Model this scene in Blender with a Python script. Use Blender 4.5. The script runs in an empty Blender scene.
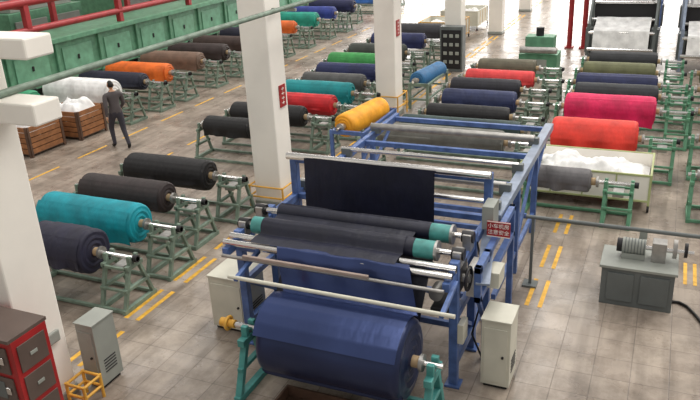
import bpy, bmesh, math, random
from mathutils import Vector, Matrix, noise
random.seed(4)
SC=bpy.context.scene
COL=bpy.context.collection
SC.view_settings.view_transform='Standard'

# ---------------------------------------------------------------- camera
X=Vector((1728,-210,722)).normalized();Y=Vector((340,315,-722)).normalized();Z=X.cross(Y).normalized();Y=Z.cross(X)
cam=bpy.data.cameras.new("camera");co=bpy.data.objects.new("camera",cam);COL.objects.link(co)
cam.sensor_width=36;cam.lens=36*722/700;cam.clip_end=300
M=Matrix((X,Y,Z)).to_4x4();M.translation=Vector((0,0,5.3));co.matrix_world=M
SC.camera=co

# ---------------------------------------------------------------- materials
def lin(c):
    return tuple(((v/255)/12.92 if v/255<=.04045 else ((v/255+.055)/1.055)**2.4) for v in c)+(1,)
def mat(name,rgb,rough=.5,metal=0,var=.12,nscale=3,bump=.0,bscale=60,sheen=0,coat=0,stretch=None):
    m=bpy.data.materials.new(name);m.use_nodes=True;nt=m.node_tree;b=nt.nodes["Principled BSDF"]
    c=lin(rgb)
    tc=nt.nodes.new("ShaderNodeTexCoord");n=nt.nodes.new("ShaderNodeTexNoise");n.inputs["Scale"].default_value=nscale;n.inputs["Detail"].default_value=5
    nt.links.new(tc.outputs["Object"],n.inputs["Vector"])
    r=nt.nodes.new("ShaderNodeValToRGB");nt.links.new(n.outputs["Fac"],r.inputs["Fac"])
    r.color_ramp.elements[0].position=.3;r.color_ramp.elements[1].position=.7
    r.color_ramp.elements[0].color=tuple(max(0,v*(1-var)) for v in c[:3])+(1,)
    r.color_ramp.elements[1].color=tuple(min(1,v*(1+var)) for v in c[:3])+(1,)
    nt.links.new(r.outputs["Color"],b.inputs["Base Color"])
    b.inputs["Roughness"].default_value=rough;b.inputs["Metallic"].default_value=metal
    if sheen: b.inputs["Sheen Weight"].default_value=sheen;b.inputs["Sheen Roughness"].default_value=.4;b.inputs["Sheen Tint"].default_value=tuple(min(1,v*2.5+.05) for v in c[:3])+(1,)
    if coat: b.inputs["Coat Weight"].default_value=coat
    if bump:
        n2=nt.nodes.new("ShaderNodeTexNoise");n2.inputs["Scale"].default_value=bscale;n2.inputs["Detail"].default_value=4
        if stretch:
            mp=nt.nodes.new("ShaderNodeMapping");mp.inputs["Scale"].default_value=stretch;nt.links.new(tc.outputs["Object"],mp.inputs["Vector"]);nt.links.new(mp.outputs["Vector"],n2.inputs["Vector"])
        else: nt.links.new(tc.outputs["Object"],n2.inputs["Vector"])
        bp=nt.nodes.new("ShaderNodeBump");bp.inputs["Strength"].default_value=bump;bp.inputs["Distance"].default_value=.03
        nt.links.new(n2.outputs["Fac"],bp.inputs["Height"]);nt.links.new(bp.outputs["Normal"],b.inputs["Normal"])
    return m
_f={}
def fab(rgb,rough=.62,sheen=.15):
    k=(rgb,rough)
    if k not in _f: _f[k]=mat("fabric_%d_%d_%d"%rgb,rgb,rough,0,.25,3.5,.6,5,sheen,stretch=(2.4,.8,.8))
    return _f[k]
WHITE=mat("white_paint",(240,236,228),.6,0,.06,1.2,.05,8)
BLUE=mat("blue_paint",(76,102,156),.42,0,.3,7)
BLUEG=mat("blue_grey_paint",(132,144,164),.4,0,.2,6)
GREEN=mat("pale_green_paint",(114,132,118),.5,0,.3,8)
GREENM=mat("machine_green_paint",(94,146,116),.45,0,.22,5)
TEALP=mat("teal_paint",(70,142,138),.45,0,.25,8)
CHROME=mat("steel",(228,227,226),.2,1,.05)
STEEL=mat("dull_steel",(165,163,160),.4,.7,.2,8)
DARK=mat("dark_metal",(38,37,40),.5,.3)
GREY=mat("grey_enamel",(148,152,146),.45,0,.1)
GREYD=mat("grey_enamel_dark",(98,104,104),.45,0,.14)
CREAM=mat("cream_enamel",(204,202,188),.45,0,.1)
RED=mat("red_paint",(160,34,36),.45,0,.2)
REDP=mat("red_pipe_paint",(160,44,48),.45,0,.2)
YEL=mat("yellow_paint",(216,164,66),.5,0,.2)
CARTF=mat("cart_frame_paint",(176,184,132),.5,0,.2)
WOOD=mat("wood",(150,100,62),.7,0,.3,6,.2,30)
WOODD=mat("dark_wood",(92,68,54),.7,0,.3,6,.2,30)
BLACK=mat("black_rubber",(18,18,20),.5)
SKIN=mat("skin",(196,150,120),.5)
HAIR=mat("hair",(22,18,16),.5)
TUBE=mat("cardboard_tube",(185,160,125),.8)
BRN=mat("brown_panel",(92,78,72),.45,0,.12)
WFAB=fab((236,236,236),.85,.1)
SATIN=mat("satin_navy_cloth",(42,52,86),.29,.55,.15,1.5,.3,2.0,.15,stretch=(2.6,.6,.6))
SATIN_SHEEN=mat("satin_navy_cloth_painted_sheen",(58,72,116),.3,.6,.15,1.5,.3,2.0,.2,stretch=(2.6,.6,.6))  # same cloth as the roll, its bright sheen painted in as lighter blue
BLKF=mat("dark_navy_cloth",(16,19,40),.5,0,.25,3,.45,4,.15,stretch=(2,.8,.8))
PINKB=mat("worn_beige_paint",(150,134,126),.5,0,.2)

# ---------------------------------------------------------------- mesh builder
class MB:
    def __init__(s): s.v=[];s.f=[];s.mi=[];s.sm=[];s.mats=[]
    def m(s,mt):
        if mt not in s.mats: s.mats.append(mt)
        return s.mats.index(mt)
    def add(s,vs,fs,mt,smooth=False):
        o=len(s.v);i=s.m(mt);s.v+=[tuple(v) for v in vs]
        for f in fs: s.f.append([o+k for k in f]);s.mi.append(i);s.sm.append(smooth)
    def box(s,x0,x1,y0,y1,z0,z1,mt):
        vs=[(x,y,z) for z in (z0,z1) for y in (y0,y1) for x in (x0,x1)]
        s.add(vs,[(0,2,3,1),(4,5,7,6),(0,1,5,4),(2,6,7,3),(0,4,6,2),(1,3,7,5)],mt)
    def beam(s,p,q,w,h,mt):
        p=Vector(p);q=Vector(q);d=(q-p).normalized()
        up=Vector((0,0,1)) if abs(d.z)<.95 else Vector((0,1,0))
        a=d.cross(up).normalized()*w/2;b=a.cross(d).normalized()*h/2
        vs=[p-a-b,p+a-b,p+a+b,p-a+b,q-a-b,q+a-b,q+a+b,q-a+b]
        s.add(vs,[(3,2,1,0),(4,5,6,7),(0,1,5,4),(1,2,6,5),(2,3,7,6),(3,0,4,7)],mt)
    def cyl(s,p,q,r,mt,n=16,r2=None,caps=True):
        p=Vector(p);q=Vector(q);d=(q-p).normalized();r2=r if r2 is None else r2
        up=Vector((0,0,1)) if abs(d.z)<.95 else Vector((0,1,0))
        a=d.cross(up).normalized();b=a.cross(d).normalized()
        vs=[];fs=[]
        for k in range(n):
            t=2*math.pi*k/n;u=a*math.cos(t)+b*math.sin(t);vs+=[p+u*r,q+u*r2]
        for k in range(n):
            j=(k+1)%n;fs.append((2*k,2*k+1,2*j+1,2*j))
        s.add(vs,fs,mt,True)
        if caps:
            s.add([vs[2*k] for k in range(n)],[tuple(range(n))],mt)
            s.add([vs[2*k+1] for k in range(n)],[tuple(reversed(range(n)))],mt)
    def ring(s,c,axis,R,r,mt,n=20,k=6):
        c=Vector(c);d=Vector(axis).normalized();up=Vector((0,0,1)) if abs(d.z)<.9 else Vector((0,1,0))
        a=d.cross(up).normalized();b=a.cross(d).normalized();vs=[];fs=[]
        for i in range(n):
            t=2*math.pi*i/n;u=a*math.cos(t)+b*math.sin(t)
            for j in range(k):
                w=2*math.pi*j/k;vs.append(c+u*(R+r*math.cos(w))+d*r*math.sin(w))
        for i in range(n):
            for j in range(k):
                fs.append((i*k+j,((i+1)%n)*k+j,((i+1)%n)*k+(j+1)%k,i*k+(j+1)%k))
        s.add(vs,fs,mt,True)
    def path(s,pts,r,mt,n=8):
        for a,b in zip(pts,pts[1:]): s.cyl(a,b,r,mt,n)
    def grid(s,fn,nu,nv,mt):
        vs=[fn(i/nu,j/nv) for i in range(nu+1) for j in range(nv+1)]
        fs=[(i*(nv+1)+j,(i+1)*(nv+1)+j,(i+1)*(nv+1)+j+1,i*(nv+1)+j+1) for i in range(nu) for j in range(nv)]
        s.add(vs,fs,mt,True)
    def strip(s,x0,x1,prof,mt,nx=14,wob=.006,seed=0,dx=0):
        n=len(prof)-1
        def fn(u,v):
            t=v*n;i=min(int(t),n-1);k=t-i
            y=prof[i][0]*(1-k)+prof[i+1][0]*k;z=prof[i][1]*(1-k)+prof[i+1][1]*k
            w=noise.noise(Vector((u*3+seed,v*2,seed)))*wob*2+math.sin(u*18+seed)*wob*.4
            return (x0+(x1-x0)*u+dx*v,y+w,z+w)
        s.grid(fn,nx*2,n*4,mt)
    def obj(s,name,bev=0):
        me=bpy.data.meshes.new(name);me.from_pydata(s.v,[],s.f)
        for mt in s.mats: me.materials.append(mt)
        me.polygons.foreach_set("material_index",s.mi);me.polygons.foreach_set("use_smooth",s.sm)
        me.update();o=bpy.data.objects.new(name,me);COL.objects.link(o)
        if bev:
            b=o.modifiers.new("bevel","BEVEL");b.width=bev;b.segments=2;b.limit_method='ANGLE';b.angle_limit=math.radians(50)
        return o

# ---------------------------------------------------------------- room shell
def floor_mat():
    m=bpy.data.materials.new("floor_tiles");m.use_nodes=True;nt=m.node_tree;b=nt.nodes["Principled BSDF"]
    N=nt.nodes.new;L=nt.links.new
    tc=N("ShaderNodeTexCoord");br=N("ShaderNodeTexBrick");L(tc.outputs["Object"],br.inputs["Vector"])
    br.inputs["Scale"].default_value=1;br.inputs["Brick Width"].default_value=.42;br.inputs["Row Height"].default_value=.42
    br.offset=0;br.inputs["Mortar Size"].default_value=.008;br.inputs["Mortar Smooth"].default_value=.6
    br.inputs["Color1"].default_value=lin((173,161,149));br.inputs["Color2"].default_value=lin((160,148,137));br.inputs["Mortar"].default_value=lin((134,123,114))
    n=N("ShaderNodeTexNoise");n.inputs["Scale"].default_value=.8;n.inputs["Detail"].default_value=10;n.inputs["Roughness"].default_value=.75;L(tc.outputs["Object"],n.inputs["Vector"])
    r=N("ShaderNodeValToRGB");r.color_ramp.elements[0].position=.38;r.color_ramp.elements[0].color=(.5,.475,.455,1);r.color_ramp.elements[1].position=.58;r.color_ramp.elements[1].color=(1.03,1.02,1.01,1)
    L(n.outputs["Fac"],r.inputs["Fac"])
    mp=N("ShaderNodeMapping");mp.inputs["Scale"].default_value=(3,.25,1);L(tc.outputs["Object"],mp.inputs["Vector"])
    n4=N("ShaderNodeTexNoise");n4.inputs["Scale"].default_value=2;n4.inputs["Detail"].default_value=6;L(mp.outputs["Vector"],n4.inputs["Vector"])
    r4=N("ShaderNodeValToRGB");r4.color_ramp.elements[0].position=.35;r4.color_ramp.elements[0].color=(.74,.73,.72,1);r4.color_ramp.elements[1].position=.55;r4.color_ramp.elements[1].color=(1.03,1.03,1.03,1);L(n4.outputs["Fac"],r4.inputs["Fac"])
    mx=N("ShaderNodeMix");mx.data_type='RGBA';mx.blend_type='MULTIPLY';mx.inputs[0].default_value=1
    L(br.outputs["Color"],mx.inputs[6]);L(r.outputs["Color"],mx.inputs[7])
    mx2=N("ShaderNodeMix");mx2.data_type='RGBA';mx2.blend_type='MULTIPLY';mx2.inputs[0].default_value=1
    L(mx.outputs[2],mx2.inputs[6]);L(r4.outputs["Color"],mx2.inputs[7]);L(mx2.outputs[2],b.inputs["Base Color"])
    n3=N("ShaderNodeTexNoise");n3.inputs["Scale"].default_value=2.2;n3.inputs["Detail"].default_value=6;L(tc.outputs["Object"],n3.inputs["Vector"])
    mr=N("ShaderNodeMapRange");mr.inputs["From Min"].default_value=.3;mr.inputs["From Max"].default_value=.7;mr.inputs["To Min"].default_value=.2;mr.inputs["To Max"].default_value=.42
    L(n3.outputs["Fac"],mr.inputs["Value"]);L(mr.outputs["Result"],b.inputs["Roughness"])
    bp=N("ShaderNodeBump");bp.inputs["Strength"].default_value=.2;bp.inputs["Distance"].default_value=.01;bp.invert=True
    L(br.outputs["Fac"],bp.inputs["Height"]);L(bp.outputs["Normal"],b.inputs["Normal"])
    return m
b=MB();b.box(-30,12,-3,52,-.2,0,floor_mat());b.obj("floor")
# back wall with a row of tall window openings
b=MB();b.box(-30,12,52,52.3,0,1.2,WHITE);b.box(-30,12,52,52.3,7.6,9,WHITE)
for i in range(8): b.box(-30+i*5.85,-29+i*5.85+.05,52,52.3,1.2,7.6,WHITE)
for i in range(7):
    xa=-28.95+i*5.85
    for k in range(1,4): b.box(xa+k*1.2-.04,xa+k*1.2+.04,52.1,52.2,1.2,7.6,GREYD)
    for z in (3.3,5.4): b.box(xa,xa+4.85,52.1,52.2,z-.04,z+.04,GREYD)
b.obj("wall_back")
b=MB();b.box(-30.3,-30,-3,52,0,9,WHITE);b.obj("wall_left")
LINE=mat("worn_line_paint",(224,172,62),.6,0,.3,9)
b=MB()
for x in (-6.66,-6.46):
    for y in [5.6+i*1.15 for i in range(30)]:
        if any(abs(y+.35-(4.9+6.3*k))<.75 for k in range(7)): continue
        b.box(x-.035,x+.035,y,y+.85,0,.003,LINE)
for x in (-1.44,-1.26):
    for y in (8.9,10.1,11.4): b.box(x-.03,x+.03,y,y+.8,0,.003,LINE)
b.box(.55,.6,10.2,10.9,0,.003,LINE);b.box(.68,.73,10.2,10.9,0,.003,LINE)
for y in [9+i*1.6 for i in range(22)]:
    b.box(-12.6,-12.54,y,y+1,0,.003,LINE);b.box(-10.6,-10.54,y,y+1,0,.003,LINE)
b.obj("floor_lane_marking")

# ---------------------------------------------------------------- columns
def column(i,x0,x1,y0,y1):
    b=MB();b.box(x0,x1,y0,y1,0,9,WHITE);b.box(x0-.02,x1+.02,y0-.02,y1+.02,0,.12,GREY)
    if i==0:
        b.box(x0-.6,x1+.66,y0+.25,y1,3.46,3.68,WHITE);b.box(x0-.6,x1+.72,y0+.25,y1,4.1,4.3,WHITE)
        b.box(x1,x1+.04,y0+.1,y1-.1,.8,.95,GREY)
    b.obj("column",.02)
column(0,-6.72,-6.1,4.6,5.2)
for i in range(1,7):
    y=4.65+6.3*i;column(i,-6.95,-6.4,y,y+.55)
def col_sign(y,z):
    b=MB();b.box(-6.4,-6.38,y-.11,y+.11,z-.2,z+.2,RED)
    for k in range(4):
        zz=z+.13-k*.085;b.box(-6.38,-6.375,y-.05,y+.05,zz-.005,zz+.005,WHITE);b.box(-6.38,-6.375,y-.006,y+.006,zz-.03,zz+.03,WHITE)
    b.obj("column_notice")
col_sign(11.3,2.1);col_sign(17.5,2.3)
b=MB();b.cyl((-5.98,2,3.72),(-5.98,30,3.72),.04,GREEN,12)
for i in range(1,5):
    y=4.9+6.3*i;b.beam((-6.395,y,3.65),(-5.93,y,3.65),.05,.05,GREY)
b.beam((-6.1,4.9,3.65),(-5.93,4.9,3.65),.05,.05,GREY)
b.obj("overhead_pipe")

# ---------------------------------------------------------------- rolls and stands
def roll(p0,p1,r,rgb,ext=(.3,.55),m=None,name="fabric_roll",rag=.02,flap=True):
    p0=Vector(p0);p1=Vector(p1);L=(p1-p0).length;d=(p1-p0)/L
    F=m or fab(rgb);b=MB();up=Vector((0,0,1));a=d.cross(up).normalized();u=a.cross(d).normalized()
    sd=random.random()*50;n=40;ns=30;ph=random.random()*6.28
    ringv=[]
    prof=[(0,.86),(.012,.95),(.04,.995)]+[(t/ns,1) for t in range(2,ns-1)]+[(1-.04,.995),(1-.012,.95),(1,.86)]
    for t,k in prof:
        row=[]
        for j in range(n+1):
            th=2*math.pi*j/n
            rr=r*k*(1+rag*noise.noise(Vector((math.cos(th)*1.3+sd,math.sin(th)*1.3,t*3)))+rag*.45*noise.noise(Vector((math.cos(th)*2.5+sd,math.sin(th)*2.5,t*16))))+.018*(j/n)
            row.append(p0+d*(L*t)+(a*math.cos(th+ph)+u*math.sin(th+ph))*rr)
        ringv.append(row)
    vs=[v for row in ringv for v in row];W=n+1;fs=[]
    for i in range(len(ringv)-1):
        for j in range(n): fs.append((i*W+j,i*W+j+1,(i+1)*W+j+1,(i+1)*W+j))
        fs.append((i*W+n,i*W,(i+1)*W,(i+1)*W+n))
    b.add(vs,fs,F,True)
    for e,(row,sg,c) in enumerate(((ringv[0],-1,p0),(ringv[-1],1,p1))):
        rings=[row[:-1]]
        for q in range(6):
            k=1-(q+1)/7; off=(.012 if q%2 else -.006)+.01*random.random()
            rings.append([c+(v-c)*k+d*sg*off for v in row[:-1]])
        vs=[v for rr in rings for v in rr];fs=[]
        for i in range(len(rings)-1):
            for j in range(n): fs.append((i*n+j,i*n+(j+1)%n,(i+1)*n+(j+1)%n,(i+1)*n+j))
        fs.append(tuple((len(rings)-1)*n+j for j in range(n)))
        b.add(vs,fs,F,False)
    if flap and abs(d.x)>.9:
        h=r*random.uniform(.3,1.0);s1=random.random()*9;xa,xb=p0.x+.02,p1.x-.02
        rf=r*1.015+.018
        pr=[(p0.y-rf*math.cos(t),p0.z+rf*math.sin(t)) for t in (.9,.6,.3,0)]+[(p0.y-rf+.01,p0.z-h*k) for k in (.35,.7,1)]
        m_=len(pr)-1
        def fn(uu,vv):
            t=vv*m_;i=min(int(t),m_-1);k=t-i
            y=pr[i][0]*(1-k)+pr[i+1][0]*k;z=pr[i][1]*(1-k)+pr[i+1][1]*k
            dn=max(0,vv-.5)*2
            w=.035*dn*math.sin(uu*14+s1*3+2*noise.noise(Vector((uu*4,s1,0))))
            return (xa+(xb-xa)*uu,y+w,z-dn*.06*noise.noise(Vector((uu*3,s1,1))))
        b.grid(fn,40,18,F)
    b.cyl(p0-d*.09,p1+d*.09,.065,TUBE,14)
    b.cyl(p0-d*ext[0],p1+d*ext[1],.034,CHROME,12)
    for c,sg in ((p0-d*.1,-1),(p1+d*.1,1)): b.cyl(c,c+d*sg*.04,.095,STEEL,14)
    if ext[1]>.4: b.cyl(p1+d*(ext[1]-.07),p1+d*ext[1],.055,DARK,8)
    return b.obj(name,0)
def stand(x0,x1,y,z,mt=GREEN,w=.36,xr2=None):
    b=MB();xs=[x0,x1]+([xr2] if xr2 else [])
    for x in xs:
        b.box(x-.035,x+.035,y-w,y+w,0,.07,mt)
        b.beam((x,y-w+.05,.05),(x,y-.1,z-.1),.06,.05,mt);b.beam((x,y+w-.05,.05),(x,y+.1,z-.1),.06,.05,mt)
        b.box(x-.035,x+.035,y-.17,y+.17,z-.14,z-.075,mt)
        b.box(x-.03,x+.03,y-w*.75,y+w*.75,.3,.35,mt)
        b.box(x-.03,x+.03,y-.1,y-.05,z-.08,z+.05,mt);b.box(x-.03,x+.03,y+.05,y+.1,z-.08,z+.05,mt)
        b.cyl((x-.03,y,z-.055),(x+.03,y,z-.055),.0205,STEEL,10)
    for yy in (y-w+.03,y+w-.03): b.beam((x0,yy,.04),(xs[-1],yy,.04),.05,.05,mt)
    if xr2:
        for yy in (y-.15,y+.15): b.beam((x1,yy,z-.12),(xr2,yy,z-.12),.04,.04,mt)
        b.beam((x1,y-w*.7,.33),(xr2,y-w*.7,.33),.04,.04,mt)
        b.box((x1+xr2)/2-.09,(x1+xr2)/2+.09,y-.14,y+.14,z-.2,z-.12,STEEL)
    return b.obj("roll_stand",.006)
def rs(x0,x1,y,r,rgb,z=.75,mt=GREEN,two=True,w=.36,m=None,rag=.03,le=.28):
    roll((x0,y,z),(x1,y,z),r,rgb,(le,.78 if two else .35),m,rag=rag)
    stand(x0-le+.08,x1+.26,y,z,mt,w,x1+.68 if two else None)
BK=(20,20,23)
rs(-9.35,-7.55,10.4,.28,(19,18,22))
rs(-9.42,-7.65,9.25,.26,(48,39,40))
rs(-9.3,-7.4,8.2,.31,(0,146,162))
rs(-8.45,-7.4,7.15,.33,(32,32,54),rag=.08)
rs(-9.5,-8.35,13.25,.22,BK)
rs(-9.5,-7.6,14.4,.23,BK)
rs(-9.3,-7.35,15.5,.25,(196,28,38))
rs(-9.3,-7.4,16.7,.27,(0,136,142))
rs(-9.3,-7.5,17.8,.23,(78,78,78),two=False)
rs(-9.4,-7.55,18.95,.27,(26,36,82))
rs(-9.7,-7.7,20.4,.27,(56,146,74))
rs(-9.7,-7.8,22.0,.26,(60,66,62))
rs(-9.7,-7.8,24.0,.26,(30,38,82))
rs(-9.7,-7.8,26.0,.26,(54,54,60))
A=[(15.2,(240,240,240),.36),(16.5,(28,32,50),.24),(17.7,(234,112,40),.27),(19.4,(116,94,80),.27),(20.9,(54,44,43),.27),(22.4,(66,52,48),.26),
   (24.2,(30,32,50),.26),(26,(218,104,42),.24),(28,(28,146,126),.3),(29.8,(46,62,140),.28),(32,(30,36,74),.3),(35,(62,116,196),.3),(38,(196,48,58),.3)]
for y,c,r in A: rs(-16.1,-13.85,y,r,c,z=.78,two=(y<30))
rs(-16.7,-15.45,13.9,.3,(56,146,106),two=False)
rs(-5.2,-2.65,14.45,.17,(48,66,66),z=.8,le=.12,w=.3)
rs(-5.2,-2.7,13.1,.22,(106,106,100),z=.95,le=.12)
rs(-4.95,-3.1,15.5,.2,(22,22,26))
rs(-4.95,-3.2,16.75,.25,(34,44,82))
rs(-5.1,-3.35,18.0,.23,(30,30,40))
rs(-5.0,-3.2,19.1,.21,(212,62,64))
rs(-5.0,-3.4,20.5,.22,(96,92,76))
GR2=GREENM
rs(-2.0,-.4,14.5,.33,(216,58,46),mt=GR2,z=.78)
rs(-2.05,-.15,16.7,.31,(206,22,84),mt=GR2)
rs(-2.0,-.15,18.0,.25,(34,38,44),mt=GR2)
rs(-2.1,-.2,19.1,.25,(30,38,80),mt=GR2)
rs(-2.1,-.3,20.5,.24,(98,100,68),mt=GR2)
rs(-2.1,-.3,22.0,.24,(40,42,46),mt=GR2)
rs(-2.05,-1.0,12.15,.19,(98,96,98),mt=GR2,z=.7,le=.1,w=.33)
for y,c in ((12.8,(36,32,38)),(14.9,(24,26,30)),(16.9,(54,54,60)),(18.9,(30,38,66)),(20.7,(84,86,56))): rs(.8,2.6,y,.28,c,mt=GR2)
def bench(x0,x1,y0,y1,z,mt):
    b=MB()
    for y in (y0,y1):
        for x in (x0,x1): b.box(x-.035,x+.035,y-.035,y+.035,0,z-.034,mt)
        b.box(x0,x1,y-.03,y+.03,z-.12,z-.034,mt)
        b.box(x0,x1,y-.025,y+.025,.25,.3,mt)
    for x in (x0,x1): b.box(x-.03,x+.03,y0,y1,z-.12,z-.05,mt);b.box(x-.025,x+.025,y0,y1,.25,.3,mt)
    b.obj("roll_bench",.006)
roll((-6.05,13.15,1.0),(-5.82,14.7,1.0),.24,(240,160,30),(.25,.25));bench(-6.25,-5.55,12.98,14.87,1.0,BLUE)
roll((-6.2,18.4,.75),(-6.0,19.9,.75),.22,(42,100,146),(.25,.25));bench(-6.35,-5.85,18.22,20.05,.75,GREEN)

# ---------------------------------------------------------------- central machine
b=MB()
XL,XR=-4.65,-1.9
for x in (XL,XR):
    for y,h in ((6.85,1.62),(7.65,1.62),(8.4,2.1)):
        b.box(x-.05,x+.05,y-.05,y+.05,0,h,BLUE);b.box(x-.09,x+.09,y-.09,y+.09,0,.03,BLUE)
    b.box(x-.04,x+.04,6.5,8.4,1.42,1.52,BLUE);b.box(x-.04,x+.04,6.85,8.4,.25,.35,BLUE)
    b.box(x-.035,x+.035,6.85,8.4,.85,.93,BLUE)
    b.beam((x,6.85,.9),(x,7.65,.35),.05,.05,BLUE)
for x in (-4.3,XR+.06):
    b.beam((x,6.7,1.45),(x,6.14,1.34),.05,.05,BLUE)
b.beam((XL,6.7,1.45),(-4.3,6.7,1.45),.05,.05,BLUE)
for x in (XL,XR+.1):
    w=.04 if x<-3 else .07
    b.box(x-w,x+w,8.4,12.6,1.42,1.54,BLUE if x<-3 else BLUEG)
    for y in (9.8,11.3): b.box(x-.045,x+.045,y-.045,y+.045,0,1.45,BLUE)
    b.beam((x,11.3,.9),(x,12.3,1.42),.05,.05,BLUE)
    b.box(x-.03,x+.03,8.4,11.3,.3,.38,BLUE)
    b.beam((x,9.8,.36),(x,11.2,1.42),.05,.05,BLUE)
b.box(-1.72,-1.64,7.0,8.9,1.05,1.13,BLUE);b.box(-1.72,-1.64,7.42,7.5,0,1.5,BLUE);b.box(-1.72,-1.64,8.82,8.9,0,1.5,BLUE);b.box(-1.72,-1.64,7.0,8.9,1.42,1.5,BLUE);b.box(-1.72,-1.64,7.0,7.08,1.05,1.5,BLUE)
b.beam((-1.68,7.05,1.08),(-1.68,7.45,.5),.05,.05,BLUE)
b.box(-1.86,-1.72,7.2,7.55,1.0,1.35,WHITE);b.box(-1.86,-1.72,7.9,8.2,1.55,1.85,GREY);b.box(-1.64,-1.5,7.3,7.6,1.1,1.3,CREAM)
b.beam((-1.86,8.4,1.5),(-1.62,7.0,1.3),.16,.03,BLUEG)
for y in (8.4,9.6,10.9,12.4): b.box(XL,XR+.1,y-.04,y+.04,1.44,1.52,BLUE)
for y in (7.65,8.4,10.6,11.3): b.box(XL,XR,y-.03,y+.03,.25,.33,BLUE)
b.box(XL,XR,8.36,8.44,1.98,2.06,BLUE)
for y,z,r,mt in ((8.3,2.1,.05,CHROME),(8.6,1.62,.04,CHROME),(9.25,1.62,.045,STEEL),(10.1,1.62,.035,CHROME),(6.74,1.58,.045,CHROME),(6.58,1.57,.038,CHROME),(7.2,1.2,.04,CHROME),(11.4,1.62,.06,STEEL)):
    b.cyl((XL-.05,y,z),(XR+.05,y,z),r,mt)
for x in (XL,XR):
    for y,z in ((9.25,1.58),(10.1,1.58),(11.4,1.58),(8.6,1.58)): b.box(x-.04,x+.12,y-.05,y+.05,1.5,z+.06,GREYD)
b.cyl((-4.4,6.16,1.36),(XR+.2,6.16,1.36),.024,CREAM)
b.box(-4.35,-2.75,6.40,6.44,1.48,1.52,PINKB);b.cyl((XL,6.44,1.46),(XR,6.44,1.46),.022,STEEL)
for y,z,xa,xb in ((7.42,1.66,-4.36,-2.34),(7.0,1.64,-4.36,-2.4)):
    b.cyl((xa,y,z),(xb,y,z),.115,BLKF,24)
    if y<7.2: b.cyl((xa-.15,y,z),(xa,y,z),.11,TEALP,20)
    b.cyl((xb,y,z),(xb+.24,y,z),.11,TEALP,20);b.cyl((xb+.24,y,z),(xb+.27,y,z),.12,STEEL,20)
    b.cyl((xa-.22,y,z),(xb+.46,y,z),.035,CHROME)
    for x in (XL,XR): b.box(x-.05,x+.05,y-.08,y+.08,1.5,z+.05,STEEL);b.cyl((x-.07,y,z),(x+.07,y,z),.07,DARK)
b.ring((XR+.12,7.0,1.35),(1,0,0),.13,.02,DARK);b.cyl((XR+.05,7.0,1.35),(XR+.14,7.0,1.35),.05,STEEL)
b.cyl((XR+.05,7.45,1.1),(XR+.2,7.45,1.1),.14,GREYD,20);b.box(XR-.12,XR+.05,6.9,7.2,1.2,1.5,DARK)
b.cyl((XR-.2,6.78,1.2),(XR-.2,6.98,1.2),.08,STEEL);b.box(XR-.25,XR-.05,6.75,7.3,.95,1.05,DARK);b.box(XR+.05,XR+.12,6.8,7.0,.6,.85,CREAM)
b.path([(XR+.05,7.65,1.5),(XR+.2,7.5,1.0),(XR+.12,7.2,.5),(XR+.3,7.1,.2)],.012,BLACK)
arc=[(7.0-.125*math.sin(t),1.64+.125*math.cos(t)) for t in (0,.5,1.0)]
b.strip(-4.40,-2.55,[(8.22,2.12),(8.2,1.7),(8.18,1.2),(8.1,.7)],BLKF)
b.strip(-4.34,-2.5,[(8.18,.8),(7.6,1.3),(7.54,1.6),(7.42,1.785)],BLKF)
b.strip(-4.34,-2.5,[(7.42,1.785),(7.3,1.68),(7.15,1.66),(7.0,1.765)]+arc[1:]+[(6.84,1.62),(6.74,1.635),(6.58,1.62)],BLKF,seed=3)
b.strip(-4.2,-2.3,[(7.2,1.22),(6.9,.9),(6.7,.6),(6.9,.3)],BLKF,seed=5)
b.obj("fabric_batching_machine",.006)

RC=(6.05,.8);RR=.45
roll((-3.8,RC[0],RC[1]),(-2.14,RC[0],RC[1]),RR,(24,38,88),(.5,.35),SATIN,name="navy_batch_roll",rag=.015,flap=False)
b=MB();pr=[(6.62,1.62),(6.55,1.62),(6.5,1.54),(6.47,1.42),(6.44,1.3),(6.4,1.18)]
for t in (.72,.5,.25,0,-.25,-.5,-.8,-1.1): pr.append((RC[0]+(RR+.022)*math.sin(t),RC[1]+(RR+.022)*math.cos(t)))
n=len(pr)-1
def web(u,v):
    t=v*n;i=min(int(t),n-1);k=t-i
    y=pr[i][0]*(1-k)+pr[i+1][0]*k;z=pr[i][1]*(1-k)+pr[i+1][1]*k
    free=math.sin(min(1,v/.46)*math.pi)
    w=(.014*math.sin(u*11+v*3)+.01*math.sin(u*23-v*5)+.02*noise.noise(Vector((u*3,v*3,2))))*free
    x=-3.98+1.64*u+.17*min(1,v/.45)
    return (x,y+w,z+w*.4)
b.grid(web,60,90,SATIN_SHEEN)
b.obj("satin_fabric_web")
b=MB()
for x in (-4.13,-1.9):
    y,z=RC
    b.box(x-.045,x+.045,y-.4,y+.35,0,.08,TEALP);b.beam((x,y-.35,.05),(x,y-.09,z-.1),.08,.07,TEALP);b.beam((x,y+.3,.05),(x,y+.09,z-.1),.08,.07,TEALP)
    b.box(x-.045,x+.045,y-.2,y+.2,z-.16,z-.07,TEALP);b.box(x-.04,x+.04,y-.11,y-.05,z-.09,z+.06,TEALP);b.box(x-.04,x+.04,y+.05,y+.11,z-.09,z+.06,TEALP)
    b.box(x-.035,x+.035,y-.28,y+.26,.35,.4,TEALP)
    b.cyl((x-.03,y,z-.052),(x+.03,y,z-.052),.0175,STEEL,10)
b.beam((-4.13,RC[0]+.3,.05),(-1.9,RC[0]+.3,.05),.06,.06,TEALP)
b.obj("batch_roll_cradle",.008)
b=MB();y,z=RC;b.ring((-4.4,y,z),(1,0,0),.075,.02,YEL);b.cyl((-4.42,y,z),(-4.31,y,z),.05,YEL)
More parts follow.
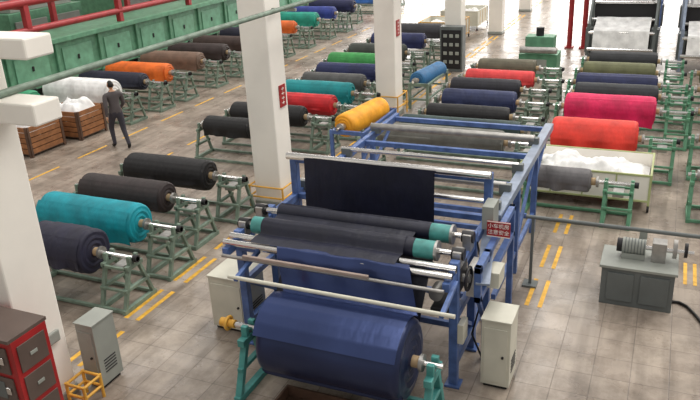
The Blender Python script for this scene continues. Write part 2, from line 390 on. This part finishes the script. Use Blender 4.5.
b.cyl((-4.5,y,z),(-4.42,y,z),.055,YEL);b.beam((-4.4,y-.08,z),(-4.4,y+.08,z),.02,.02,YEL);b.beam((-4.4,y,z-.08),(-4.4,y,z+.08),.02,.02,YEL);b.obj("roll_handwheel")
b=MB();b.box(-3.65,-2.25,5.4,5.43,0,.16,WOODD);b.box(-3.65,-2.25,5.96,5.99,0,.16,WOODD);b.box(-3.65,-3.62,5.43,5.96,0,.16,WOODD);b.box(-2.28,-2.25,5.43,5.96,0,.16,WOODD);b.box(-3.62,-2.28,5.43,5.96,0,.03,WOODD);b.obj("wooden_drip_tray",.004)
def cabinet(name,x0,x1,y0,y1,h,mt,doors=1,vent=True):
    b=MB();b.box(x0,x1,y0,y1,.05,h,mt);b.box(x0+.03,x1-.03,y0+.03,y1-.03,0,.05,DARK)
    n=doors
    for k in range(n):
        za=.1+(h-.16)*k/n;zb=.1+(h-.16)*(k+1)/n-.03
        b.box(x0+.03,x1-.03,y0-.012,y0,za,zb,mt);b.cyl((x1-.08,y0-.03,(za+zb)/2),(x1-.08,y0-.012,(za+zb)/2),.015,DARK)
    if vent:
        for k in range(5): b.box(x1,x1+.006,y0+.08,y1-.08,.2+k*.04,.215+k*.04,DARK)
    b.box(x0-.01,x1+.01,y0-.015,y1+.01,h,h+.02,mt)
    return b.obj(name,.008)
cabinet("electrical_cabinet",-1.6,-1.27,6.92,7.32,.9,CREAM)
cabinet("electrical_cabinet",-5.3,-4.78,6.95,7.5,.8,CREAM)
cabinet("electrical_cabinet",-6.06,-5.8,5.32,5.68,.88,GREY)
b=MB();x0,x1,y0,y1,h=-6.6,-5.52,4.05,4.5,1.52
b.box(x0,x1,y0,y1,0,h,RED);b.box(x0-.02,x1+.0,y0-.03,y1+.02,h,h+.04,BRN)
for k in range(4):
    za=.08+k*.355;b.box(x0+.04,x1-.08,y0-.02,y0,za,za+.3,BRN);b.box(x0+.1,x1-.2,y0-.028,y0-.02,za+.05,za+.25,GREYD)
    b.box(x1-.18,x1-.12,y0-.04,y0-.02,za+.12,za+.2,CHROME)
    b.box(x1,x1+.012,y0+.05,y1-.05,za,za+.3,BRN);b.box(x1+.012,x1+.02,y0+.18,y1-.18,za+.13,za+.17,GREY)
b.obj("red_tool_cabinet",.008)
def guard(x0,x1,y0,y1,h):
    b=MB()
    for x,y in ((x0,y0),(x1,y0),(x1,y1),(x0,y1)): b.cyl((x,y,0),(x,y,h),.02,YEL,10)
    for z in (h-.02,h*.5): b.path([(x0,y0,z),(x1,y0,z),(x1,y1,z),(x0,y1,z),(x0,y0,z)],.018,YEL)
    b.obj("yellow_guard_rail")
guard(-5.98,-5.72,4.95,5.22,.32)
guard(-7.03,-6.32,17.17,17.88,.6)
guard(-7.03,-6.32,10.87,11.58,.45)
e=bpy.data.objects.new("warning_sign",None);COL.objects.link(e)
e.location=(-1.64,7.84,1.6)
b=MB();b.box(-.14,.14,0,.012,-.1,.1,RED);b.box(-.14,.14,-.002,0,.09,.1,WHITE);b.box(-.14,.14,-.002,0,-.1,-.09,WHITE);b.beam((-.0,.012,-.1),(-.0,.012,.02),.02,.02,STEEL);o=b.obj("board");o.parent=e
for k,t in enumerate(("\u5c0f\u8f66\u673a\u623f","\u6ce8\u610f\u5b89\u5168")):
    c=bpy.data.curves.new("lettering","FONT");c.body=t;c.size=.065;c.align_x='CENTER';c.align_y='CENTER';c.extrude=.001;c.materials.append(WHITE)
    o=bpy.data.objects.new("lettering",c);COL.objects.link(o);o.parent=e;o.location=(0,-.004,.04-.08*k);o.rotation_euler=(math.pi/2,0,0)

# ---------------------------------------------------------------- winch / drive unit right
b=MB();b.box(-.52,.4,9.3,9.9,0,.56,GREYD);b.box(-.55,.43,9.27,9.93,.56,.6,GREY);b.box(-.44,-.1,9.28,9.3,.08,.5,GREYD);b.box(-.02,.34,9.28,9.3,.08,.5,GREYD)
b.cyl((-.3,9.65,.76),(.0,9.65,.76),.11,GREY,20);b.box(-.3,.0,9.56,9.74,.6,.68,GREY)
for k in range(7): b.ring((-.26+k*.04,9.65,.76),(1,0,0),.112,.008,GREYD,20,4)
b.cyl((-.37,9.65,.76),(-.3,9.65,.76),.095,DARK);b.box(.08,.26,9.55,9.75,.6,.88,STEEL)
b.cyl((.0,9.65,.76),(.6,9.65,.76),.03,CHROME);b.cyl((.34,9.65,.79),(.39,9.65,.79),.13,STEEL,20);b.cyl((.48,9.65,.79),(.52,9.65,.79),.1,DARK,20)
b.box(-.1,.0,9.78,9.86,.6,.95,GREY)
b.obj("drive_motor_unit",.008)
b=MB();b.cyl((-1.6,9.5,1.08),(1.6,9.5,1.08),.028,GREYD)
for x in (-1.5,1.5): b.beam((x,9.5,0),(x,9.5,1.08),.04,.04,GREYD);b.box(x-.1,x+.1,9.4,9.6,0,.03,GREYD)
b.obj("transfer_shaft")
b=MB();pts=[(.4,9.6,.02)]+[(.4+.1*k,9.6-.11*k+.15*math.sin(k*.9),.02) for k in range(1,14)];b.path(pts,.02,BLACK);b.obj("floor_cable")

# ---------------------------------------------------------------- carts of cloth
def cart(x0,x1,y0,y1,h,frame,body,seed,zh=.25,name="fabric_cart"):
    b=MB();t=.02;zb=.2
    b.box(x0,x1,y0,y1,zb,zb+t,body)
    b.box(x0,x1,y0,y0+t,zb,h,body);b.box(x0,x1,y1-t,y1,zb,h,body);b.box(x0,x0+t,y0,y1,zb,h,body);b.box(x1-t,x1,y0,y1,zb,h,body)
    for x in (x0,x1):
        for y in (y0,y1):
            b.box(x-.02,x+.02,y-.02,y+.02,.12,h+.02,frame);b.cyl((x-.02,y,.06),(x+.02,y,.06),.06,BLACK);b.box(x-.012,x+.012,y-.012,y+.012,.06,.13,STEEL)
    for z in (zb,h):
        b.beam((x0,y0,z),(x1,y0,z),.035,.035,frame);b.beam((x0,y1,z),(x1,y1,z),.035,.035,frame);b.beam((x0,y0,z),(x0,y1,z),.035,.035,frame);b.beam((x1,y0,z),(x1,y1,z),.035,.035,frame)
    n=max(2,int((x1-x0)/.5))
    for k in range(1,n): xx=x0+(x1-x0)*k/n;b.box(xx-.012,xx+.012,y0-.012,y0,zb,h,frame)
    for k in range(1,4): yy=y0+(y1-y0)*k/4;b.box(x1,x1+.012,yy-.012,yy+.012,zb,h,YEL)
    b.obj(name,.005)
    c=MB();m=.04
    def fn(u,v):
        x=x0+m+(x1-x0-2*m)*u;y=y0+m+(y1-y0-2*m)*v
        e=min(1,4*min(u,1-u,v,1-v))
        z=h-.25+zh*e+(.2*noise.noise(Vector((x*2.2+seed,y*2.2,0)))+.14*abs(noise.noise(Vector((x*6,y*6,seed)))))*e
        return (x,y,z)
    c.grid(fn,50,40,WFAB)
    c.obj("white_cloth_pile")
cart(-2.3,-.05,12.72,13.95,.68,CARTF,WHITE,3,.22)
cart(-9.2,-7.6,27.6,29.2,.8,YEL,CREAM,11,.1)
cart(-9.2,-7.6,30.6,32.4,.8,CREAM,CREAM,12,.1)
for (x0,x1,y0,y1,s) in ((-14.9,-13.7,11.9,13.0,5),(-14.7,-13.5,13.35,14.3,8)):
    b=MB();h=.75
    for k in range(5):
        z=.08+k*.135
        b.box(x0,x1,y0,y0+.03,z,z+.115,WOOD);b.box(x0,x1,y1-.03,y1,z,z+.115,WOOD);b.box(x0,x0+.03,y0,y1,z,z+.115,WOOD);b.box(x1-.03,x1,y0,y1,z,z+.115,WOOD)
    for x in (x0,x1-.06,(x0+x1)/2):
        for y in (y0-.03,y1-.03): b.box(x,x+.06,y,y+.06,0,h,WOODD)
    for y in (y0,y1-.06): b.box(x1-.01,x1+.02,y,y+.06,0,h,WOODD)
    b.box(x0,x1,y0,y1,.06,.08,WOODD);b.obj("wooden_crate",.004)
    c=MB()
    def fn(u,v):
        x=x0+.04+(x1-x0-.08)*u;y=y0+.04+(y1-y0-.08)*v;e=math.sin(min(1,3*min(u,1-u,v,1-v))*math.pi/2)
        return (x,y,.5+.4*e+.2*noise.noise(Vector((x*2.5,y*2.5,s)))*e+.1*abs(noise.noise(Vector((x*7,y*7,s))))*e)
    c.grid(fn,36,36,WFAB);c.obj("white_cloth_pile")

# ---------------------------------------------------------------- stenter on far left
PAN=mat("stenter_panel",(114,168,138),.4,0,.2,4)
b=MB()
b.box(-19.6,-17.3,11,48,.55,1.75,GREENM)
for i in range(20):
    y=11+i*1.9;b.box(-17.3,-17.22,y,y+.12,.1,1.8,GREENM);b.box(-17.3,-17.27,y+.3,y+1.6,.75,1.55,PAN)
    b.box(-17.27,-17.24,y+.9,y+.98,1.1,1.25,DARK)
b.box(-17.5,-17.1,11,48,1.75,1.9,GREENM);b.box(-19.7,-17.3,11,48,0,.12,DARK)
for i in range(10): b.box(-17.45,-17.25,11.5+i*4,11.7+i*4,0,.6,DARK)
b.obj("stenter_machine",.015)
b=MB()
for i in range(10):
    y=12+i*4
    for x in (-17.4,-20.4): b.box(x-.09,x+.09,y-.09,y+.09,0 if x<-19.7 else 1.9,3.0,REDP)
    b.box(-20.4,-17.4,y-.06,y+.06,2.85,3.0,REDP)
for x,z,r in ((-17.4,2.25,.1),(-17.4,3.05,.12),(-20.4,3.1,.16),(-18.9,3.25,.22)): b.cyl((x,10.5,z),(x,48,z),r,REDP,14)
b.obj("red_pipe_gantry",.01)
b=MB()
for i in range(6):
    y=13+i*6;b.box(-24.5,-21.5,y,y+3.6,0,2.2,GREENM);b.box(-24.3,-21.7,y+.3,y+3.3,2.2,2.5,GREY);b.cyl((-23,y+1.8,2.5),(-23,y+1.8,4.5),.4,GREY,20)
    b.box(-21.5,-21.45,y+.2,y+1.7,.3,1.9,GREY);b.box(-21.5,-21.45,y+1.9,y+3.4,.3,1.9,GREY)
b.obj("dryer_housing",.02)

# ---------------------------------------------------------------- machines at the back right
def inspect(x0,x1,y,fr,seed):
    b=MB()
    for x in (x0,x1):
        for yy,h in ((y,1.3),(y+1.0,3.0),(y+2.4,3.0)): b.box(x-.05,x+.05,yy-.05,yy+.05,0,h,fr)
        b.beam((x,y,1.28),(x,y+1.0,2.2),.07,.07,fr);b.box(x-.04,x+.04,y,y+2.4,.2,.3,fr);b.box(x-.04,x+.04,y+1,y+2.4,2.9,3.0,fr);b.box(x-.04,x+.04,y+1,y+2.4,1.5,1.6,fr)
        b.box(x-.12,x+.12,y+.3,y+.8,.3,1.1,GREYD)
    for yy,z in ((y,1.02),(y+1,3.05),(y+2.4,3.05),(y+.95,1.3),(y-.1,.5),(y+1,1.85)): b.cyl((x0,yy,z),(x1,yy,z),.06,CHROME)
    for yy,z in ((y+1,.3),(y+2.4,1.5)): b.box(x0,x1,yy-.04,yy+.04,z-.04,z+.04,fr)
    b.box(x0+.05,x1-.05,y+1.05,y+1.1,.3,1.9,DARK)
    b.strip(x0+.2,x1-.2,[(y+.9,3.1),(y+.92,2.6),(y+.94,1.9)],WFAB,seed=seed);b.strip(x0+.15,x1-.15,[(y+1.0,3.13),(y+1.7,3.08),(y+2.4,3.13),(y+2.5,2.4),(y+2.5,1.2)],WFAB,seed=seed)
    b.strip(x0+.15,x1-.15,[(y+.95,1.38),(y+.45,1.2),(y-.05,1.1),(y-.1,.8),(y-.14,.5)],WFAB,seed=seed+2)
    b.obj("fabric_inspection_frame",.008)
inspect(-2.5,-.5,24.9,GREYD,1);inspect(.3,2.3,24.2,BLUEG,4);inspect(-2.5,-.5,30.5,BLUE,6);inspect(.3,2.3,30.2,BLUEG,7)
for x in (-2.9,-3.4):
    b=MB();b.cyl((x,27.5,0),(x,27.5,6.5),.09,REDP);b.box(x-.15,x+.15,27.35,27.65,0,.05,REDP);b.cyl((x,27.5,5),(x,27.62,5),.14,REDP);b.obj("red_standpipe")
b=MB();b.box(-4.25,-3.1,22.4,23.2,0,.75,GREENM);b.box(-4.1,-3.25,22.55,23.1,.75,1.25,GREENM);b.cyl((-4.2,22.3,.9),(-3.1,22.3,.9),.1,STEEL);b.box(-4.0,-3.4,22.38,22.4,.15,.6,GREY);b.cyl((-3.7,22.8,1.25),(-3.7,22.8,1.5),.12,DARK);b.obj("green_gearbox_machine",.015)
b=MB();b.box(-6.9,-6.15,22.85,23.25,0,1.45,GREYD);b.box(-6.85,-6.2,22.83,22.85,.1,1.35,DARK)
for i in range(3):
    for j in range(4): b.box(-6.78+i*.2,-6.66+i*.2,22.815,22.83,.27+j*.28,.38+j*.28,GREY)
b.obj("control_panel_cabinet",.01)

# ---------------------------------------------------------------- worker
def worker(loc,rot):
    J=dict(pel=(0,0,.93),sp=(0,-.01,1.12),ch=(0,-.02,1.32),nk=(0,-.03,1.47),hd=(0,-.045,1.54),
      hl=(.1,0,.9),kl=(.11,-.2,.52),al=(.11,-.12,.1),tl=(.11,-.3,.05),
      hr=(-.1,0,.9),kr=(-.11,.06,.49),ar=(-.11,.32,.13),tr=(-.11,.22,.04),
      sl=(.2,-.02,1.4),el=(.25,.1,1.13),wl=(.25,.06,.88),sr=(-.2,-.02,1.4),er=(-.26,-.08,1.13),wr=(-.24,-.28,.97))
    R=dict(pel=.15,sp=.135,ch=.155,nk=.065,hd=.06,hl=.105,kl=.07,al=.048,tl=.038,hr=.105,kr=.07,ar=.048,tr=.038,sl=.075,el=.052,wl=.034,sr=.075,er=.052,wr=.034)
    E=[("pel","sp"),("sp","ch"),("ch","nk"),("nk","hd"),("pel","hl"),("hl","kl"),("kl","al"),("al","tl"),("pel","hr"),("hr","kr"),("kr","ar"),("ar","tr"),("ch","sl"),("sl","el"),("el","wl"),("ch","sr"),("sr","er"),("er","wr")]
    def skin(J,R,E,root,sub):
        ks=list(J);me=bpy.data.meshes.new("s");me.from_pydata([J[k] for k in ks],[(ks.index(a),ks.index(c)) for a,c in E],[])
        o=bpy.data.objects.new("s",me);COL.objects.link(o);o.modifiers.new("k","SKIN")
        for k,sv in zip(ks,me.skin_vertices[0].data): sv.radius=(R[k],R[k]*(.8 if R[k]>.12 else 1));sv.use_root=(k==root)
        s=o.modifiers.new("u","SUBSURF");s.levels=s.render_levels=sub
        dg=bpy.context.evaluated_depsgraph_get();em=bpy.data.meshes.new_from_object(o.evaluated_get(dg));bpy.data.objects.remove(o)
        return em
    bm=bmesh.new();mats=[mat("jacket",(84,78,80),.8),mat("trousers",(58,56,66),.8),SKIN,HAIR,BLACK]
    em=skin(J,R,E,"pel",2);bm.from_mesh(em)
    for f in bm.faces:
        c=f.calc_center_median();f.smooth=True
        f.material_index=4 if c.z<.12 or (c.y>.25 and c.z<.17) else 1 if c.z<.95 and abs(c.x)<.215 else 0
        if c.z>1.49: f.material_index=2
    n0=len(bm.faces);r=bmesh.ops.create_uvsphere(bm,u_segments=20,v_segments=16,radius=1)
    for v in r["verts"]:
        x,y,z=v.co
        k=1-.25*max(0,-z)
        yy=y*.1*k;xx=x*.078*k;zz=z*.118
        if y<-.8 and abs(x)<.25 and -.35<z<.1: yy-=.02
        if y<-.6 and -.6<z<-.42: yy-=.006
        v.co=(xx,yy-.06,zz+1.63)
    bm.faces.ensure_lookup_table()
    for f in bm.faces[n0:]:
        c=f.calc_center_median();f.smooth=True;f.material_index=3 if (c.z>1.69 or (c.y>-.045 and c.z>1.58)) else 2
    def ball(p,s,mi):
        r=bmesh.ops.create_uvsphere(bm,u_segments=8,v_segments=6,radius=1)
        for v in r["verts"]: v.co=Vector((v.co.x*s[0]+p[0],v.co.y*s[1]+p[1],v.co.z*s[2]+p[2]))
        for f in set(f for v in r["verts"] for f in v.link_faces): f.material_index=mi;f.smooth=True
    for sx in (-1,1): ball((sx*.03,-.152,1.635),(.012,.008,.007),3);ball((sx*.079,-.055,1.625),(.012,.02,.03),2)
    ball((0,-.153,1.575),(.022,.006,.006),mi=3)
    for sx,w,dr in ((1,J["wl"],Vector((0,-.15,-1))),(-1,J["wr"],Vector((0,-.6,-.8)))):
        w=Vector(w);dr.normalize();fw=Vector((1,0,0)).cross(dr).normalized()
        JJ={"w":w,"p":w+dr*.06,"q":w+dr*.09};RR={"w":.028,"p":.03,"q":.024};EE=[("w","p"),("p","q")]
        h=skin({k:tuple(v) for k,v in JJ.items()},RR,EE,"w",1);n0=len(bm.faces);bm.from_mesh(h);bm.faces.ensure_lookup_table()
        for f in bm.faces[n0:]: f.material_index=2;f.smooth=True
        for i,L in enumerate((.075,.085,.08,.062,.05)):
            base=w+dr*(.08 if i<4 else .03)+fw*((i-1.5)*.017 if i<4 else -.03);dd=dr if i<4 else (dr-fw*.8).normalized()
            cur=Vector((-sx,0,0))*.3
            pts={"a":tuple(base),"b":tuple(base+dd*L*.5),"c":tuple(base+(dd+cur).normalized()*L)}
            h=skin(pts,{"a":.009,"b":.0085,"c":.007},[("a","b"),("b","c")],"a",1);n0=len(bm.faces);bm.from_mesh(h);bm.faces.ensure_lookup_table()
            for f in bm.faces[n0:]: f.material_index=2;f.smooth=True
    zm=min(v.co.z for v in bm.verts)
    for v in bm.verts: v.co.z-=zm
    me=bpy.data.meshes.new("factory_worker");bm.to_mesh(me)
    for m_ in mats: me.materials.append(m_)
    o=bpy.data.objects.new("factory_worker",me);COL.objects.link(o);o.location=loc;o.rotation_euler=(0,0,rot);o.scale=(.96,.96,.96)
worker((-12.1,13.2,0),math.radians(-120))

# ---------------------------------------------------------------- light
w=bpy.data.worlds.new("world");SC.world=w;w.use_nodes=True;nt=w.node_tree;bg=nt.nodes["Background"]
bg.inputs[0].default_value=(1,.955,.895,1);bg.inputs[1].default_value=.48
s=bpy.data.lights.new("skylight_sun","SUN");s.energy=1.2;s.angle=math.radians(28);s.color=(1,.95,.87);so=bpy.data.objects.new("skylight_sun",s);COL.objects.link(so)
so.rotation_euler=Vector((.45,.75,1)).to_track_quat('Z','Y').to_euler()
for x in (-15,-3.2,6):
    a=bpy.data.lights.new("added_highlight_strip","AREA");a.shape='RECTANGLE';a.size=2.0;a.size_y=50;a.energy=1500;a.color=(1,.97,.92)  # unseen strips, added to put highlights on satin, roll tops and floor
    o=bpy.data.objects.new("added_highlight_strip",a);COL.objects.link(o);o.location=(x,26,9.5)
a=bpy.data.lights.new("window_daylight","AREA");a.shape='RECTANGLE';a.size=40;a.size_y=6.2;a.energy=4600;a.color=(1,.98,.95)
o=bpy.data.objects.new("window_daylight",a);COL.objects.link(o);o.location=(-9,51.8,4.5);o.rotation_euler=Vector((0,1,0)).to_track_quat('Z','Y').to_euler()
